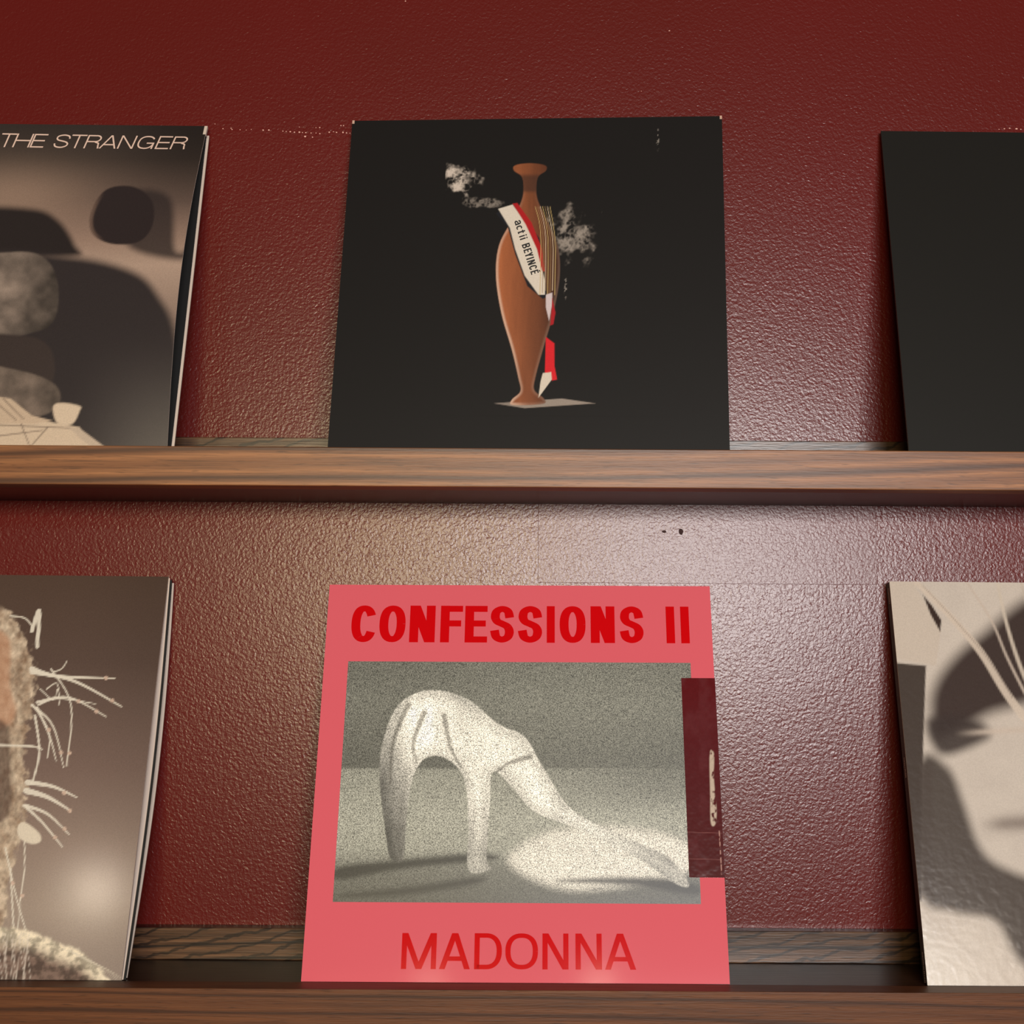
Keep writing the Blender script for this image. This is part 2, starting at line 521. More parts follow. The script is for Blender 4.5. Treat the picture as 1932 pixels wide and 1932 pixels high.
def letter(ch, W, sx, sy):
    R = []
    xl, xr = sx / 2, W - sx / 2
    if ch == 'O':
        R += strip(sup(W, 1, sx, sy, 0, 360), sx, sy)
    elif ch == 'C':
        R += strip(sup(W, 1, sx, sy, 28, 332), sx, sy)
    elif ch == 'G':
        R += strip(sup(W, 1, sx, sy, 30, 345), sx, sy); R += [rect(W * 0.55, .44 - sy / 2, W, .44 + sy / 2), rect(W - sx, 0.0, W, .44)]
    elif ch == 'N':
        R += [rect(0, 0, sx, 1), rect(W - sx, 0, W, 1), para(W - sx * .58, 0, sx * .58, 1, sx * 1.16)]
    elif ch == 'M':
        R += [rect(0, 0, sx, 1), rect(W - sx, 0, W, 1), para(W / 2, 0, sx * .62, 1, sx * 1.12), para(W / 2, 0, W - sx * .62, 1, sx * 1.12)]
    elif ch in 'EF':
        R += [rect(0, 0, sx, 1), rect(0, 1 - sy, W, 1), rect(0, .5 - sy * .4, W * .93, .5 + sy * .6)]
        if ch == 'E':
            R += [rect(0, 0, W, sy)]
    elif ch == 'I':
        R += [rect(0, 0, W, 1)]
    elif ch == 'H':
        R += [rect(0, 0, sx, 1), rect(W - sx, 0, W, 1), rect(0, .5 - sy / 2, W, .5 + sy / 2)]
    elif ch == 'T':
        R += [rect(0, 1 - sy, W, 1), rect(W / 2 - sx / 2, 0, W / 2 + sx / 2, 1)]
    elif ch == 'A':
        R += [para(sx * .55, 0, W / 2 - sx * .05, 1, sx * 1.1), para(W - sx * .55, 0, W / 2 + sx * .05, 1, sx * 1.1), rect(W * .2, .29 - sy / 2, W * .8, .29 + sy / 2)]
    elif ch == 'S':
        q = [(.98, .71), (.86, .92), (.5, 1.0), (.14, .92), (.04, .74), (.18, .59), (.5, .51), (.83, .42), (.97, .26), (.86, .08), (.5, 0), (.13, .08), (0, .30)]
        R += strip(smooth_pts([(xl + x * (W - sx), sy / 2 + y * (1 - sy)) for x, y in q], False, 5), sx, sy)
    elif ch == 'D':
        a = [(x, y) for x, y in sup(W * 1.16, 1, sx, sy, -90, 90, n=2.3)]
        k = W - sx / 2
        a = [(min(x - W * .16, k), y) for x, y in a]
        a = [(sx / 2, sy / 2)] + a + [(sx / 2, 1 - sy / 2)]
        R += strip(a, sx, sy) + [rect(0, 0, sx, 1)]
    elif ch in 'RB':
        R += [rect(0, 0, sx, 1)]
        hb = .52 if ch == 'R' else .5
        bw = W * .96
        a = [(bw * .62 + (bw * .38 - sx / 2) * math.cos(math.radians(t)), 1 - hb / 2 - sy * .1 + (hb / 2 - sy * .4) * math.sin(math.radians(t))) for t in range(90, -91, -12)]
        R += strip([(sx / 2, a[0][1])] + a + [(sx / 2, a[-1][1])], sx, sy)
        if ch == 'R':
            R += strip(smooth_pts([(W * .62, .47), (W * .86, .38), (W * .9, .2), (W * .96, 0)], False, 5), sx, sy)
        else:
            a = [(bw * .62 + (W - bw * .62 - sx / 2) * math.cos(math.radians(t)), .27 + (.27 - sy / 2) * math.sin(math.radians(t))) for t in range(90, -91, -12)]
            R += strip([(sx / 2, a[0][1])] + a + [(sx / 2, a[-1][1])], sx, sy)
    elif ch == 'Y':
        R += [para(W / 2, .42, sx * .55, 1, sx * 1.1), para(W / 2, .42, W - sx * .55, 1, sx * 1.1), rect(W / 2 - sx / 2, 0, W / 2 + sx / 2, .45)]
    elif ch == 'É':
        R += letter('E', W, sx, sy) + [para(W * .4, 1.06, W * .7, 1.22, sx * 1.1)]
    elif ch == 'c':
        R += strip(sup(W, .74, sx, sy, 40, 320), sx, sy)
    elif ch == 'a':
        R += [rect(W - sx, 0, W, .55)]
        R += strip(smooth_pts([(sx * .6, .54), (W * .3, .70), (W * .7, .70), (xr, .52)], False, 5), sx, sy)
        R += strip(smooth_pts([(xr, .42), (W * .4, .38), (xl, .22), (W * .36, sy / 2), (xr, .16)], False, 5), sx, sy)
    elif ch == 't':
        R += [rect(W / 2 - sx / 2, 0.03, W / 2 + sx / 2, .95), rect(0, .74 - sy, W, .74), rect(W / 2 - sx / 2, 0, W * .95, sy)]
    elif ch == 'i':
        R += [rect(0, 0, W, .74), rect(0, .84, W, 1.0)]
    return R


def set_word(spec, x_scale, sx, sy, shear=0.0):
    """spec: (character, left, right) in measured units; x_scale of them make one letter height"""
    out = []
    for ch, a, b in spec:
        for pg in letter(ch, (b - a) / x_scale, sx, sy):
            out.append([(a / x_scale + x + shear * y, y) for x, y in pg])
    return out


def line_map(slv, bl, br, tl, total):
    """text units -> (u, v) of the sleeve, from where its base line starts, ends, and its capital height"""
    a, b, c = slv.uv(bl), slv.uv(br), slv.uv(tl)
    ex = (b - a) / total; h = c[1] - a[1]
    return lambda x, y: (a[0] + ex[0] * x, a[1] + ex[1] * x + h * y)


ZU, ZL = -STEP + 0.85, -H_GAP - STEP + 0.85
YB = DEPTH - LIP_T - 3.5
M_BLACK = card('black_matte_card', (21, 18, 17), 0.4, 0.06)
M_BLACK2 = card('black_satin_card', (22, 20, 17), 0.42, 0.05)
M_PALE = card('uncoated_board_edge', (214, 196, 182), 0.75)
M_INNER = card('black_inner_paper_and_shade', (14, 13, 12), 0.8)
M_WORN = card('worn_board', (196, 160, 142), 0.8)

# ---- black sleeve, upper ledge centre
TL, BL = edge_pts((665, 228), (618, 846), 6, YB, ZU); TR, BR = edge_pts((1362, 219), (1377, 847), 12, YB, ZU)
S1 = Sleeve(TL, TR, BR, BL)
t1 = thing('record_sleeve', 'black record sleeve with small upright picture and pale ribbon, centre of upper ledge', 'record sleeve', (BL + BR) / 2, 'record sleeves on the ledges')
S1.slab('sleeve_board', M_BLACK, t1, back=-3.2)


def art_black(X, Y):
    col = np.tile(lin((21, 18, 17)), (len(X), 1)) * (1 + 0.0 * X[:, None])
    # pale stone slab
    a, sd = poly(X, Y, [(932, 761), (1060, 752), (1123, 761), (990, 770)], 1.0)
    col = over(col, a, (150, 136, 126)); col = over(col, a * sstep(990, 930, X) * .5, (90, 80, 76))
    # drifting smoke
    for cx, cy, rx, ry, amp, fr in ((867, 338, 27, 24, 1.1, 11), (1078, 440, 36, 40, .5, 13), (912, 383, 30, 8, .35, 9)):
        e = 1 - np.hypot((X - cx) / rx, (Y - cy) / ry) / 1.25 + 1.5 * (fbm(X / 16 + cy, Y / 16, 3) - .5); n = fbm(X / fr + 3, Y / fr + cx, 4); r = 1 - np.abs(2 * fbm(X / fr * 1.7 + 9, Y / fr * 1.7, 3) - 1)
        col = over(col, np.clip(sstep(0.0, .55, e) * sstep(.42, .8, n * .6 + r * .4) * amp, 0, 1), (205, 190, 178))
    # tall turned wooden form on the slab
    out = [(972, 312), (1000, 308), (1028, 312), (1030, 322), (1014, 336), (1013, 372), (1030, 412), (1052, 462), (1056, 520), (1044, 590), (1024, 660), (1010, 712), (1008, 736), (1026, 752), (1024, 762),
           (968, 764), (966, 754), (982, 738), (978, 712), (966, 660), (946, 590), (936, 520), (942, 462), (968, 412), (986, 372), (986, 336), (970, 322)]
    a, sd = poly(X, Y, out, 1.2, True)
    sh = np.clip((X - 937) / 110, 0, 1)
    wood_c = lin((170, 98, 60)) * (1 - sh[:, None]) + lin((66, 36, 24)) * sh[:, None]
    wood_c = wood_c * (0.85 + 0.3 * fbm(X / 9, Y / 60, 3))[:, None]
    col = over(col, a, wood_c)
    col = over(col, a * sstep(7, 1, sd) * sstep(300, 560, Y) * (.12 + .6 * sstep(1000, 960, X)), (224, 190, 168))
    a2, _ = poly(X, Y, [(962, 330), (1032, 330), (1030, 362), (966, 362)], 5)
    col = over(col, a * a2 * .7, (60, 40, 32))
    # ribbon: navy edge, pale band, red edge
    a, _ = poly(X, Y, [(936, 403), (948, 392), (972, 384), (1018, 450), (1029, 520), (1032, 560), (1024, 564), (995, 540), (972, 480), (958, 428)], 1.0)
    col = over(col, a, (26, 26, 32))
    a, _ = poly(X, Y, [(940, 394), (967, 386), (996, 426), (1016, 476), (1028, 530), (1028, 556), (1016, 556), (990, 520), (972, 470), (962, 430)], 1.0)
    col = over(col, a, (216, 204, 190))
    a, _ = poly(X, Y, [(967, 384), (976, 383), (1003, 420), (1022, 468), (1028, 512), (1023, 512), (1013, 470), (992, 424)], 0.9)
    col = over(col, a, (170, 26, 30))
    # golden cords
    for k in range(7):
        x0 = 1018 + k * 4.6
        a = stroke(X, Y, [(x0 - 8, 390), (x0 + 2, 440 + 3 * k), (x0 + 1, 556 - 4 * (k % 3))], .55, .75, .6)
        col = over(col, a * .8, ((196, 168, 110), (150, 120, 84), (214, 190, 160))[k % 3])
    # ribbon tail
    a, _ = poly(X, Y, [(1030, 556), (1042, 552), (1042, 572), (1036, 606), (1030, 580)], .9); col = over(col, a, (206, 190, 192))
    a, _ = poly(X, Y, [(1042, 562), (1048, 590), (1044, 612), (1038, 614), (1040, 590)], .9); col = over(col, a, (168, 26, 34))
    a, _ = poly(X, Y, [(1030, 636), (1046, 648), (1046, 690), (1051, 716), (1042, 718), (1028, 702)], .9); col = over(col, a, (214, 30, 40))
    a, _ = poly(X, Y, [(1024, 704), (1040, 702), (1041, 716), (1016, 750), (1020, 720)], .9); col = over(col, a, (216, 202, 186))
    # scuffs in the print
    for cx, cy, r in ((1241, 262, 1), (1067, 543, .9)):
        e = np.hypot((X - cx) / 3.5, (Y - cy) / 26)
        col = over(col, sstep(1, .4, e) * sstep(.56, .64, fbm(X / 2.4, Y / 3.0, 2)) * .8, (150, 140, 132))
    return col


M_PRINT_BLACK = print_mat('dark_print', 0.4, 0.05)
uA, uB = S1.uv((815, 785)), S1.uv((1265, 238))
S1.picture('cover_print', M_PRINT_BLACK, t1, art_black, uA[0], uB[0], uA[1], uB[1], 300, 370, 0.1)
M_SASHINK = card('charcoal_ink', (40, 38, 38), 0.55)


def sash_map(x, y):
    b0, b1 = np.array((966.5, 420.0)), np.array((999.5, 524.0)); d = (b1 - b0) / 1.0; L = np.hypot(*d); e = d / L; nrm = np.array((e[1], -e[0]))
    p = b0 + e * x + nrm * y * 15.0
    return S1.uv(p)


wpx = 15.5
spec = [('a', 0, 8.6), ('c', 10.5, 18.5), ('t', 20, 26), ('i', 30.2, 32.6), ('i', 35.4, 37.8),
        ('B', 47, 55.2), ('E', 57.3, 64), ('Y', 65, 73), ('I', 74.8, 77.3), ('N', 79.8, 88), ('C', 90, 98), ('É', 100, 106.6)]
pol = []
for ch, a, b in spec:
    for pg in letter(ch, (b - a) / wpx, .165, .15):
        pol.append([(a + x * wpx, y) for x, y in pg])
S1.lettering('ribbon_lettering', M_SASHINK, t1, pol, sash_map)
for (cu, cv) in ((0.0, 1.0), (1.0, 1.0)):                      # whitened corners
    S1.slab('worn_corner', M_WORN, t1, abs(cu - .000), abs(cu - .006), cv - .010, cv + .001, 0.25, -3.4)

# ---- pink sleeve, lower ledge centre
TL, BL = edge_pts((622, 1103), (568, 1851), 5, YB, ZL); TR, BR = edge_pts((1339, 1106), (1377, 1855), 5, YB, ZL)
S2 = Sleeve(TL, TR, BR, BL)
t2 = thing('record_sleeve', 'pink record sleeve with red lettering above and below a grainy grey picture', 'record sleeve', (BL + BR) / 2, 'record sleeves on the ledges')
M_PINK = card('pink_coated_card', (220, 97, 109), 0.09, 0.015, spec=0.22)
S2.slab('sleeve_board', M_PINK, t2, back=-3.0)
M_RED = card('red_ink', (204, 5, 12), 0.10, 0.02, spec=0.22)
spec = [('C', 272, 378), ('O', 391, 502), ('N', 520, 628), ('F', 651, 745), ('E', 755, 850), ('S', 862, 965), ('S', 980, 1085), ('I', 1103, 1137),
        ('O', 1158, 1268), ('N', 1290, 1392), ('S', 1413, 1516), ('I', 1611, 1647), ('I', 1673, 1709)]
spec = [(c, a - 272, b - 272) for c, a, b in spec]
S2.lettering('title_lettering', M_RED, t2, set_word(spec, 152, .248, .165), line_map(S2, (661, 1210.5), (1301.5, 1213), (661.5, 1142), (1709 - 272) / 152))
spec = [('M', 485, 633), ('A', 646, 777), ('D', 795, 912), ('O', 927, 1066), ('N', 1085, 1196), ('N', 1226, 1338), ('A', 1351, 1483)]
spec = [(c, a - 485, b - 485) for c, a, b in spec]
S2.lettering('name_lettering', M_RED, t2, set_word(spec, 152, .145, .125), line_map(S2, (756, 1828), (1200, 1829.5), (757, 1759.5), (1483 - 485) / 152))


def art_pink(X, Y):
    g = np.interp(Y, [1245, 1330, 1440], [116, 126, 106]) + 6 * np.sin(X / 140)
    col = lin(np.stack([g, g, g * .93], 1))
    fl = sstep(1446, 1454, Y)                                   # pale floor
    q = np.interp(Y, [1450, 1540, 1600, 1640, 1705], [148, 166, 156, 108, 70]) - 28 * sstep(900, 1290, X) * sstep(1560, 1480, Y)
    col = col * (1 - fl[:, None]) + lin(np.stack([q, q, q * .93], 1)) * fl[:, None]
    # pool of light on the floor
    a, _ = poly(X, Y, [(960, 1625), (1040, 1570), (1180, 1562), (1300, 1592), (1305, 1640), (1200, 1668), (1060, 1676)], 14, True)
    col = over(col, a, (222, 217, 206))
    for pts in ([(640, 1636), (760, 1622), (900, 1610), (930, 1622), (760, 1640), (640, 1660)], [(640, 1690), (780, 1672), (900, 1655), (900, 1668), (760, 1690)],
                [(1050, 1662), (1200, 1655), (1310, 1668), (1310, 1690), (1200, 1672)]):
        a, _ = poly(X, Y, pts, 8, True); col = over(col, a * .95, (30, 29, 27))
    # a smooth plaster arch with one long trailing foot
    out = [(736, 1618), (726, 1560), (716, 1470), (722, 1400), (752, 1330), (810, 1302), (880, 1318), (940, 1366), (990, 1390), (1026, 1450), (1080, 1528), (1180, 1580),
           (1262, 1618), (1300, 1668), (1276, 1668), (1200, 1618), (1100, 1568), (1010, 1532), (962, 1480), (930, 1456), (924, 1520), (918, 1618), (926, 1640), (884, 1642),
           (884, 1560), (876, 1470), (840, 1430), (800, 1432), (776, 1478), (766, 1560), (760, 1622)]
    a, sd = poly(X, Y, out, 1.6, True)
    tone = 252 - 40 * sstep(30, 0, sd) - 110 * sstep(800, 720, X) * sstep(1330, 1480, Y) - 40 * sstep(1440, 1640, Y) * sstep(980, 900, X) - 40 * sstep(1100, 1290, X) * sstep(8, 30, (Y - 1450) - (X - 1026) * .62)
    tone = tone + 60 * (fbm(X / 30, Y / 90, 3) - .5)
    col = over(col, a, lin(np.stack([tone, tone * .985, tone * .94], 1)))
    for pts in ([(770, 1330), (742, 1400), (736, 1480)], [(800, 1345), (780, 1400), (786, 1440)], [(838, 1350), (850, 1410), (872, 1450)], [(1000, 1428), (960, 1440), (930, 1462)]):
        col = over(col, stroke(X, Y, pts, 5, 1.5, 3) * a * .65, (84, 80, 72))
    return col


M_GRAIN = print_mat('grainy_print', 0.3, 0.72, 1250.0)
# picture field: a rectangle on the cover, measured at its four corners
cs = [S2.uv(p) for p in ((657, 1245), (1303, 1251), (1322, 1705), (628, 1700))]
pu0 = (cs[0][0] + cs[3][0]) / 2; pu1 = (cs[1][0] + cs[2][0]) / 2; pv1 = (cs[0][1] + cs[1][1]) / 2; pv0 = (cs[2][1] + cs[3][1]) / 2
S2.picture('photo_print', M_GRAIN, t2, art_pink, pu0, pu1, pv0, pv1, 400, 270)


def art_sticker(X, Y):
    col = grad(Y, [(1278, (92, 20, 24)), (1420, (88, 30, 34)), (1655, (80, 34, 34))])
    col = over(col, sstep(.5, .75, fbm(X / 26, Y / 40, 3)) * .35, (104, 50, 54))
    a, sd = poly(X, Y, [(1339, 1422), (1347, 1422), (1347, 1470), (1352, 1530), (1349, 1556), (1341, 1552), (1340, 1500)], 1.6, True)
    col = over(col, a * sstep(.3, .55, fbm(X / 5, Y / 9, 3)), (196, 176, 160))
    for y in (1570, 1620):
        a = stroke(X, Y, [(1296, y), (1362, y + 2)], .45, .45, .6); col = over(col, a * .7, (150, 96, 94))
    a = stroke(X, Y, [(1357, 1568), (1362, 1655)], .7, .7, .7); col = over(col, a * sstep(.4, .6, fbm(X / 3, Y / 5, 2)), (206, 160, 150))
    return col


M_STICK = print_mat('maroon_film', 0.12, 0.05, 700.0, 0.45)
s0, s1 = S2.uv((1285, 1278)), S2.uv((1300, 1654))
su = (s0[0] + s1[0]) / 2
stk = S2.slab('sticker', card('maroon_film_edge', (70, 20, 24), 0.2), t2, su, 1.0012, s1[1], s0[1], 0.3, -3.3)
stk['label'] = 'glossy maroon seal sticker'
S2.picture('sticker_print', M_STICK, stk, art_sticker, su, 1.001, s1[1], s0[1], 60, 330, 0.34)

# ---- sepia sleeve, upper ledge left, its mouth open to the right
W = 314.0


def right_edge(top, bot, yt, yb, zf):
    T, B = edge_pts(top, bot, yt, yb, zf)
    return T - np.array([W, 0, -1.2]), T, B, B - np.array([W, 0, 0])


S3 = Sleeve(*right_edge((391, 238), (317, 838), 9, YB, ZU), bow=24.0, bow_pow=2.2)
t3 = thing('record_sleeve', 'sepia record sleeve with pale title lettering, its open side gaping, upper ledge', 'record sleeve', (S3.c[2] + S3.c[3]) / 2, 'record sleeves on the ledges')
S3.slab('front_panel', M_PALE, t3, 0, 1, 0, 1, 0, -0.8, 48, 48)


def art_sepia(X, Y):
    col = grad(Y, [(225, (50, 43, 40)), (300, (62, 52, 47)), (380, (100, 82, 74)), (450, (150, 124, 110)), (500, (176, 150, 134)), (600, (140, 118, 106)), (700, (84, 72, 68)), (845, (86, 78, 74))])
    col = col * (1 - .45 * sstep(180, 380, X) * sstep(430, 250, Y))[:, None]
    col = over(col, np.exp(-((X - 20) / 150) ** 2 - ((Y - 370) / 60) ** 2) * .5, (176, 146, 126))
    # soft dark shapes: a smooth pebble with its shade, and broad slanting shade below
    a, _ = poly(X, Y, [(240, 362), (320, 372), (330, 470), (360, 470), (340, 490), (250, 470), (225, 420)], 10, True); col = over(col, a * .9, (52, 43, 42))
    a, sd = poly(X, Y, [(172, 400), (200, 358), (250, 352), (286, 378), (288, 424), (262, 456), (210, 460), (174, 440)], 2.0, True); col = over(col, a, (46, 37, 37))
    col = over(col, a * sstep(9, 3, sd) * sstep(200, 172, X) * .4, (150, 120, 104))
    a, _ = poly(X, Y, [(-60, 398), (60, 394), (110, 416), (140, 460), (136, 484), (-60, 474)], 9, True); col = over(col, a, (42, 35, 34))
    a, _ = poly(X, Y, [(-60, 486), (130, 484), (250, 512), (300, 560), (332, 640), (340, 850), (180, 860), (60, 800), (-60, 640)], 12, True); col = over(col, a, (50, 43, 43))
    col = over(col, sstep(620, 850, Y) * sstep(120, 300, X) * .75, (84, 76, 72))
    # rounded grey boulders at the left
    a, sd = poly(X, Y, [(-60, 500), (20, 476), (80, 484), (108, 530), (104, 600), (60, 628), (-60, 640)], 2.5, True)
    t = 128 - 50 * sstep(20, 110, X) - 26 * sstep(560, 640, Y) + 70 * (fbm(X / 26, Y / 26, 3) - .5); col = over(col, a, lin(np.stack([t, t * .88, t * .80], 1)))
    a, sd = poly(X, Y, [(-60, 640), (50, 634), (96, 660), (100, 716), (60, 726), (-60, 730)], 4, True); col = over(col, a, (60, 50, 47))
    a, sd = poly(X, Y, [(-60, 690), (40, 700), (104, 726), (110, 764), (60, 786), (-60, 760)], 2.5, True)
    t = 112 + 50 * (fbm(X / 20, Y / 20, 3) - .5) - 26 * sstep(60, 110, X); col = over(col, a, lin(np.stack([t, t * .87, t * .78], 1)))
    # pale folded cloth along the foot
    a, _ = poly(X, Y, [(-60, 780), (30, 784), (70, 792), (150, 806), (172, 842), (140, 842), (60, 846), (-60, 850)], 1.8); col = over(col, a, (206, 184, 160))
    a, _ = poly(X, Y, [(-60, 740), (20, 752), (60, 784), (100, 794), (60, 800), (-60, 796)], 1.8); col = over(col, a, (196, 172, 148))
    for x0, y0, x1, y1 in ((-20, 748, 30, 792), (6, 752, 44, 790), (-40, 800, 140, 808), (40, 800, 56, 842), (-30, 826, 80, 812), (90, 806, 60, 840)):
        col = over(col, stroke(X, Y, [(x0, y0), (x1, y1)], 1.6, 1.2, 1.2) * .7, (120, 102, 90))
    a, _ = poly(X, Y, [(100, 768), (116, 760), (150, 766), (150, 776), (136, 800), (108, 798)], 2.5, True); col = over(col, a, (210, 188, 164))
    a, _ = poly(X, Y, [(130, 806), (150, 808), (196, 842), (170, 842), (150, 826)], 1.8); col = over(col, a, (190, 170, 150))
    return col


M_SEPIA = print_mat('sepia_print', 0.35, 0.07)
S3.picture('cover_print', M_SEPIA, t3, art_sepia, 0, 1, 0, 1, 260, 260, 0.12)
spec = [('T', -22, 103), ('H', 105, 243), ('E', 250, 362), ('S', 437, 562), ('T', 563, 688), ('R', 697, 822), ('A', 825, 965), ('N', 977, 1105), ('G', 1130, 1268), ('E', 1290, 1400), ('R', 1415, 1538)]
spec = [(c, a - 5, b - 5) for c, a, b in spec]
M_CREAM = card('cream_ink', (228, 196, 180), 0.5)
S3.lettering('title_lettering', M_CREAM, t3, set_word(spec, 118, .105, .092, 0.22), line_map(S3, (1.5, 278.5), (351, 287), (2, 252), 1533 / 118), 0.22)
S3b = Sleeve(*right_edge((394.5, 256), (329, 838), 5.0, YB - 12, ZU))
S3b.slab('back_panel', M_PALE, t3, 0, 1.0, 0, 1, 0, -1.6)
S3b.slab('inner_sleeve_and_shade', M_INNER, t3, 0.02, 0.9935, 0.0, 1.0, 1.6, 0.1)
S3.slab('corner_fold', M_PALE, t3, 0.993, 1.001, 0.968, 1.0, 0.18, -2.5)

# ---- plain black sleeve, upper ledge right
TL, BL = edge_pts((1662, 247), (1715, 850), 6, YB, ZU)
S4 = Sleeve(TL, TL + np.array([W, 0, -1.5]), BL + np.array([W, 0, 0]), BL)
t4 = thing('record_sleeve', 'plain black record sleeve without picture at the right of the upper ledge', 'record sleeve', (S4.c[2] + S4.c[3]) / 2, 'record sleeves on the ledges')
S4.slab('sleeve_board', M_BLACK2, t4, front=0, back=-0.9)
S4.slab('back_panel', M_BLACK2, t4, 0.001, 1.0, 0.0, 0.999, -2.0, -3.0)
S4.slab('inner_sleeve_and_shade', M_INNER, t4, 0.004, 1.0, 0.0, 0.995, -0.95, -1.95)

# ---- brown sleeve with pale quills, lower ledge left, a thick gatefold
S5 = Sleeve(*right_edge((318, 1088), (229, 1850), 11, YB, ZL))
t5 = thing('record_sleeve', 'brown record sleeve with pale spiky quills, its thick folded edges showing', 'record sleeve', (S5.c[2] + S5.c[3]) / 2, 'record sleeves on the ledges')
S5.slab('front_panel', M_PALE, t5, 0, 1, 0, 1, 0, -1.6)


def art_quill(X, Y):
    col = grad(Y, [(1085, (84, 66, 56)), (1250, (92, 74, 66)), (1450, (122, 101, 92)), (1600, (146, 126, 114)), (1720, (160, 142, 128)), (1850, (152, 136, 126))])
    col = col * (1 - .14 * sstep(120, 320, X))[:, None]
    pale = (228, 218, 202)
    # mottled mass of fibre at the left
    left = np.interp(Y, [1140, 1180, 1260, 1330, 1400, 1480, 1560, 1640, 1720, 1860], [4, 40, 66, 64, 44, 48, 42, 22, 8, 0]) + 26 * (fbm(X / 9, Y / 11, 3) - .5)
    n = fbm(X / 12, Y / 16, 4); a = sstep(5, -5, X - left) * sstep(1138, 1160, Y)
    body = lin((118, 88, 66)) * (1 - n[:, None]) + lin((226, 206, 182)) * n[:, None]
    body = body * (0.65 + 0.7 * fbm(X / 5, Y / 7, 2))[:, None]
    col = over(col, a, body)
    a2, _ = poly(X, Y, [(-60, 1190), (14, 1200), (18, 1290), (30, 1340), (10, 1370), (-60, 1370)], 6, True); col = over(col, a2 * .7, (190, 142, 112))
    a2, _ = poly(X, Y, [(-60, 1370), (10, 1365), (20, 1450), (14, 1540), (-60, 1560)], 6, True); col = over(col, a2 * .8, lin((96, 76, 66))[None] * (0.5 + fbm(X / 3, Y / 20, 3))[:, None])
    Q = [([(60, 1262), (110, 1276), (216, 1280)], 5, 1.2), ([(60, 1268), (140, 1285), (229, 1333)], 4, 1.2), ([(70, 1325), (130, 1316), (200, 1352)], 2.6, 1.0),
         ([(72, 1330), (110, 1318), (180, 1328)], 1.8, .8), ([(60, 1330), (100, 1370), (120, 1448)], 2.4, .8), ([(70, 1335), (94, 1390), (106, 1436)], 2.2, .8),
         ([(62, 1330), (92, 1380), (90, 1430)], 1.6, .7), ([(96, 1262), (134, 1330), (126, 1446)], 1.4, 1.2), ([(52, 1476), (100, 1484), (146, 1505)], 5, 1.0),
         ([(50, 1492), (90, 1504), (134, 1530)], 6, 1.4), ([(48, 1520), (90, 1536), (130, 1574)], 3.6, 1.0), ([(46, 1520), (80, 1552), (118, 1598)], 3, 1.0),
         ([(20, 1162), (46, 1166), (60, 1180)], 1.4, 1.2), ([(66, 1350), (74, 1420), (60, 1480)], 2.2, 1.6), ([(0, 1406), (60, 1408), (80, 1414)], 2.4, 1.2), ([(60, 1190), (74, 1152), (70, 1220)], 3.5, 3.5),
         ([(46, 1560), (46, 1640), (38, 1700)], 1.2, .8), ([(20, 1640), (24, 1720), (30, 1850)], 1.6, 1.2), ([(10, 1600), (30, 1690), (50, 1760)], 1.4, 1.0), ([(40, 1690), (34, 1740), (26, 1800)], 1.0, .8),
         ([(100, 1268), (116, 1262), (126, 1248)], 1.2, .8), ([(88, 1300), (108, 1290), (112, 1330)], 1.2, .8), ([(76, 1300), (100, 1320), (108, 1300)], 1, .8)]
    for pts, r0, r1 in Q:
        col = over(col, stroke(X, Y, pts, r0, r1, .9) * .92, pale)
    for cx, cy in ((200, 1279), (212, 1322), (148, 1323), (182, 1342), (115, 1420), (131, 1421), (121, 1496), (132, 1530), (122, 1564), (104, 1580), (92, 1377), (24, 1666), (42, 1690)):
        col = over(col, sstep(4.6, 3.0, np.hypot(X - cx, Y - cy)), (204, 176, 158))
    a2, _ = poly(X, Y, [(34, 1558), (48, 1552), (74, 1572), (76, 1588), (58, 1592), (36, 1580)], 2, True); col = over(col, a2, (222, 208, 188))
    # furry mound at the foot
    top = np.interp(X, [-60, 0, 30, 70, 110, 150, 190, 215], [1745, 1750, 1752, 1762, 1780, 1792, 1830, 1860]) + 10 * (fbm(X / 8, Y / 8, 3) - .5)
    a2 = sstep(-6, 6, Y - top); m2 = sstep(10, 50, Y - top)
    mound = lin((214, 200, 176))[None] * (1 - m2[:, None]) + lin((112, 92, 82))[None] * m2[:, None]
    mound = mound * (0.6 + 0.8 * sstep(.3, .7, fbm(X / 9, Y / 9, 3)))[:, None]
    col = over(col, a2, mound)
    for k in range(9):
        col = over(col, stroke(X, Y, [(120 + k * 6, 1790 + k * 3), (160 + k * 6, 1808 + k * 3), (180 + k * 7, 1850)], .8, .5, 1.0) * .5, (214, 202, 182))
    for k in range(14):
        x0 = -10 + k * 5; col = over(col, stroke(X, Y, [(x0, 1760), (x0 + 12 * math.sin(k * 2.3), 1850)], .8, .6, .8) * .55, (224, 210, 196))
    return col


M_QUILL = print_mat('satin_print', 0.13, 0.06)
S5.picture('cover_print', M_QUILL, t5, art_quill, 0, 1, 0, 1, 300, 300, 0.12)
S5b = Sleeve(*right_edge((320.5, 1090), (232.0, 1850), 10.0, YB - 2.2, ZL), bow=-13.0, bow_pow=1.0)
S5b.slab('gatefold_panel', M_PALE, t5, 0, 1.0, 0, 0.999, -0.2, -1.2)
S5b.slab('inner_sleeve_and_shade', M_INNER, t5, 0.02, 1.005, 0, 0.995, -1.4, -2.2)  # black sheet stands in for the shaded gap behind the gatefold panel
S5c = Sleeve(*right_edge((328, 1100), (239.0, 1850), 4.6, YB - 8.0, ZL), bow=-20.0, bow_pow=1.0)
S5c.slab('back_panel', M_PALE, t5, 0, 1.0, 0, 1, 0, -1.4)

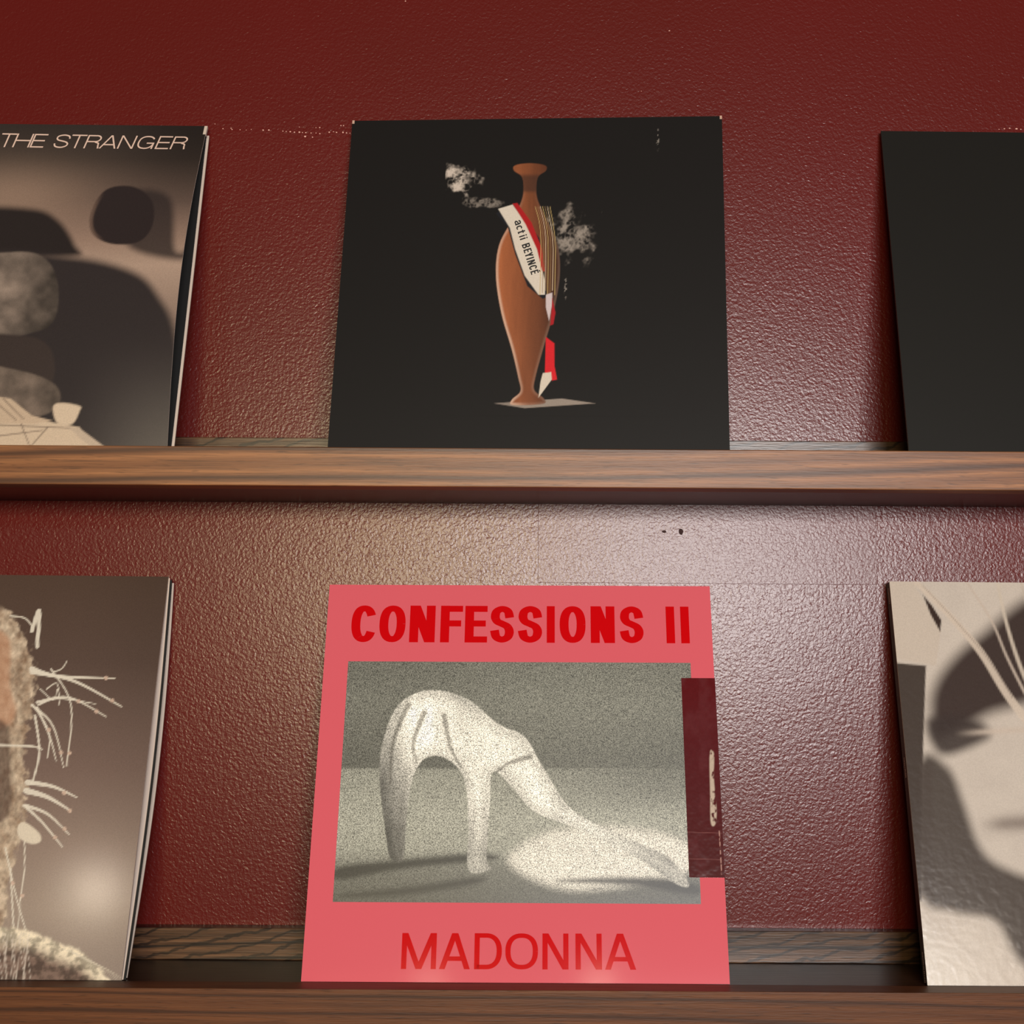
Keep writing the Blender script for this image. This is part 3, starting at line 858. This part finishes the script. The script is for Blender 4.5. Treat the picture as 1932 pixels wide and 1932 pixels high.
# ---- black and white sleeve, lower ledge right, with a dark spine
TL, BL = edge_pts((1678, 1097), (1750, 1859), 12, YB, ZL)
S6 = Sleeve(TL, TL + np.array([W, 0, -0.8]), BL + np.array([W, 0, 0]), BL)
t6 = thing('record_sleeve', 'black and white record sleeve with blurred soft shapes and dark spine, lower ledge', 'record sleeve', (S6.c[2] + S6.c[3]) / 2, 'record sleeves on the ledges')
M_BW = print_mat('silver_print', 0.17, 0.05, 900.0, 0.22)
S6.slab('sleeve_board', M_PALE, t6, 0.0, 1, 0, 1, 0, -1.0)
sp = S6.slab('spine', card('dark_spine', (34, 24, 22), 0.5), t6, 0.0, 0.02, 0.006, 1, -1.05, -8.5)
sp['label'] = 'dark spine'
S6.slab('back_panel', M_BLACK2, t6, 0.0, 1, 0.006, 1, -8.6, -9.4)


def art_bw(X, Y):
    col = np.tile(lin((206, 194, 184)), (len(X), 1)); L = lin((202, 188, 172)); Dk = lin((64, 53, 50))
    col = over(col, sstep(1180, 1300, Y - (X - 1760) * .2) * .0, (150, 138, 130))
    col = over(col, .2 * fbm(X / 40, Y / 40, 3), (150, 138, 134))
    # broad dark rounded masses
    a, _ = poly(X, Y, [(1756, 1330), (1770, 1280), (1810, 1230), (1860, 1190), (1920, 1140), (2000, 1100), (2200, 1090), (2240, 1500), (2000, 1340), (1890, 1340), (1820, 1372), (1766, 1390)], 20, True)
    col = over(col, a, (66, 54, 51))
    a, _ = poly(X, Y, [(1750, 1360), (1800, 1350), (1850, 1362), (1868, 1385), (1850, 1402), (1790, 1424), (1762, 1410)], 14, True); col = over(col, a * .95, (62, 52, 50))
    col = over(col, np.exp(-((Y - 1382 + (X - 1840) * .06) / 6) ** 2) * sstep(1795, 1870, X) * .85, (200, 184, 172))
    a, _ = poly(X, Y, [(1736, 1440), (1790, 1450), (1820, 1520), (1850, 1600), (1900, 1640), (2010, 1670), (2240, 1690), (2240, 1900), (1960, 1840), (1880, 1740), (1800, 1720), (1736, 1680)], 14, True)
    col = over(col, a, (84, 75, 70))
    col = over(col, np.exp(-((Y - 1554 - (X - 1900) * -.05) / 16) ** 2) * sstep(1835, 1900, X) * .7, (112, 98, 92))
    # dark strip and pale card at the upper left
    a, _ = poly(X, Y, [(1640, 1246), (1747, 1256), (1742, 1400), (1738, 1700), (1640, 1700)], 2.0); col = over(col, a, (72, 62, 57))
    a, _ = poly(X, Y, [(1738, 1440), (1760, 1440), (1760, 1690), (1738, 1690)], 8); col = over(col, a * .9, (80, 70, 65))
    a, _ = poly(X, Y, [(1640, 1040), (1725, 1040), (1728, 1108), (1775, 1190), (1766, 1256), (1690, 1243), (1640, 1238)], 1.5); col = over(col, a, (200, 186, 174))
    a, _ = poly(X, Y, [(1741, 1122), (1758, 1142), (1776, 1170), (1774, 1192), (1756, 1160)], 1.5); col = over(col, a, (58, 44, 40))
    # long pale streaks slanting over it
    for pts, r0, r1, c in (([(1728, 1098), (1790, 1160), (1850, 1230), (1900, 1310), (1960, 1390)], 5, 8, (208, 192, 178)), ([(1818, 1090), (1870, 1170), (1900, 1240), (1940, 1320)], 1.5, 2.5, (196, 180, 168)),
                           ([(1880, 1090), (1900, 1180), (1930, 1270), (1980, 1380)], 2.5, 4, (204, 190, 176)), ([(1925, 1090), (1950, 1200), (1990, 1330)], 1.5, 3, (190, 176, 164))):
        col = over(col, stroke(X, Y, pts, r0, r1, 2.0) * .9, c)
    col = over(col, stroke(X, Y, [(1740, 1104), (1800, 1168), (1860, 1238), (1910, 1316)], .8, 1.2, 1.2) * .5, (120, 104, 98))
    col = over(col, sstep(1720, 1800, Y - np.maximum(0, X - 1740) * .55) * sstep(1900, 1700, X) * .6, (208, 200, 190))
    return col


S6.picture('cover_print', M_BW, t6, art_bw, 0, 1, 0, 1, 260, 260, 0.12)
# small worn pale print along the spine
V, Fc = [], []
r2 = random.Random(9)
nrm = S6.n
for v0, v1 in ((.945, .985), (.49, .54), (.005, .075)):
    v = v1
    while v > v0:
        h = r2.uniform(.0016, .003); d0, d1 = -3.4, -5.6
        pts = [S6.P(np.array(0.0), np.array(q), d)[...] + np.array([-0.15, 0, 0]) for q, d in ((v, d0), (v - h, d0), (v - h, d1), (v, d1))]
        b = len(V); V += [tuple(np.ravel(p)) for p in pts]; Fc.append([b, b + 1, b + 2, b + 3])
        v -= h + r2.uniform(.0012, .0024)
o = mesh_obj('spine_print', V, Fc, M_CREAM, sp); o['kind'] = 'stuff'
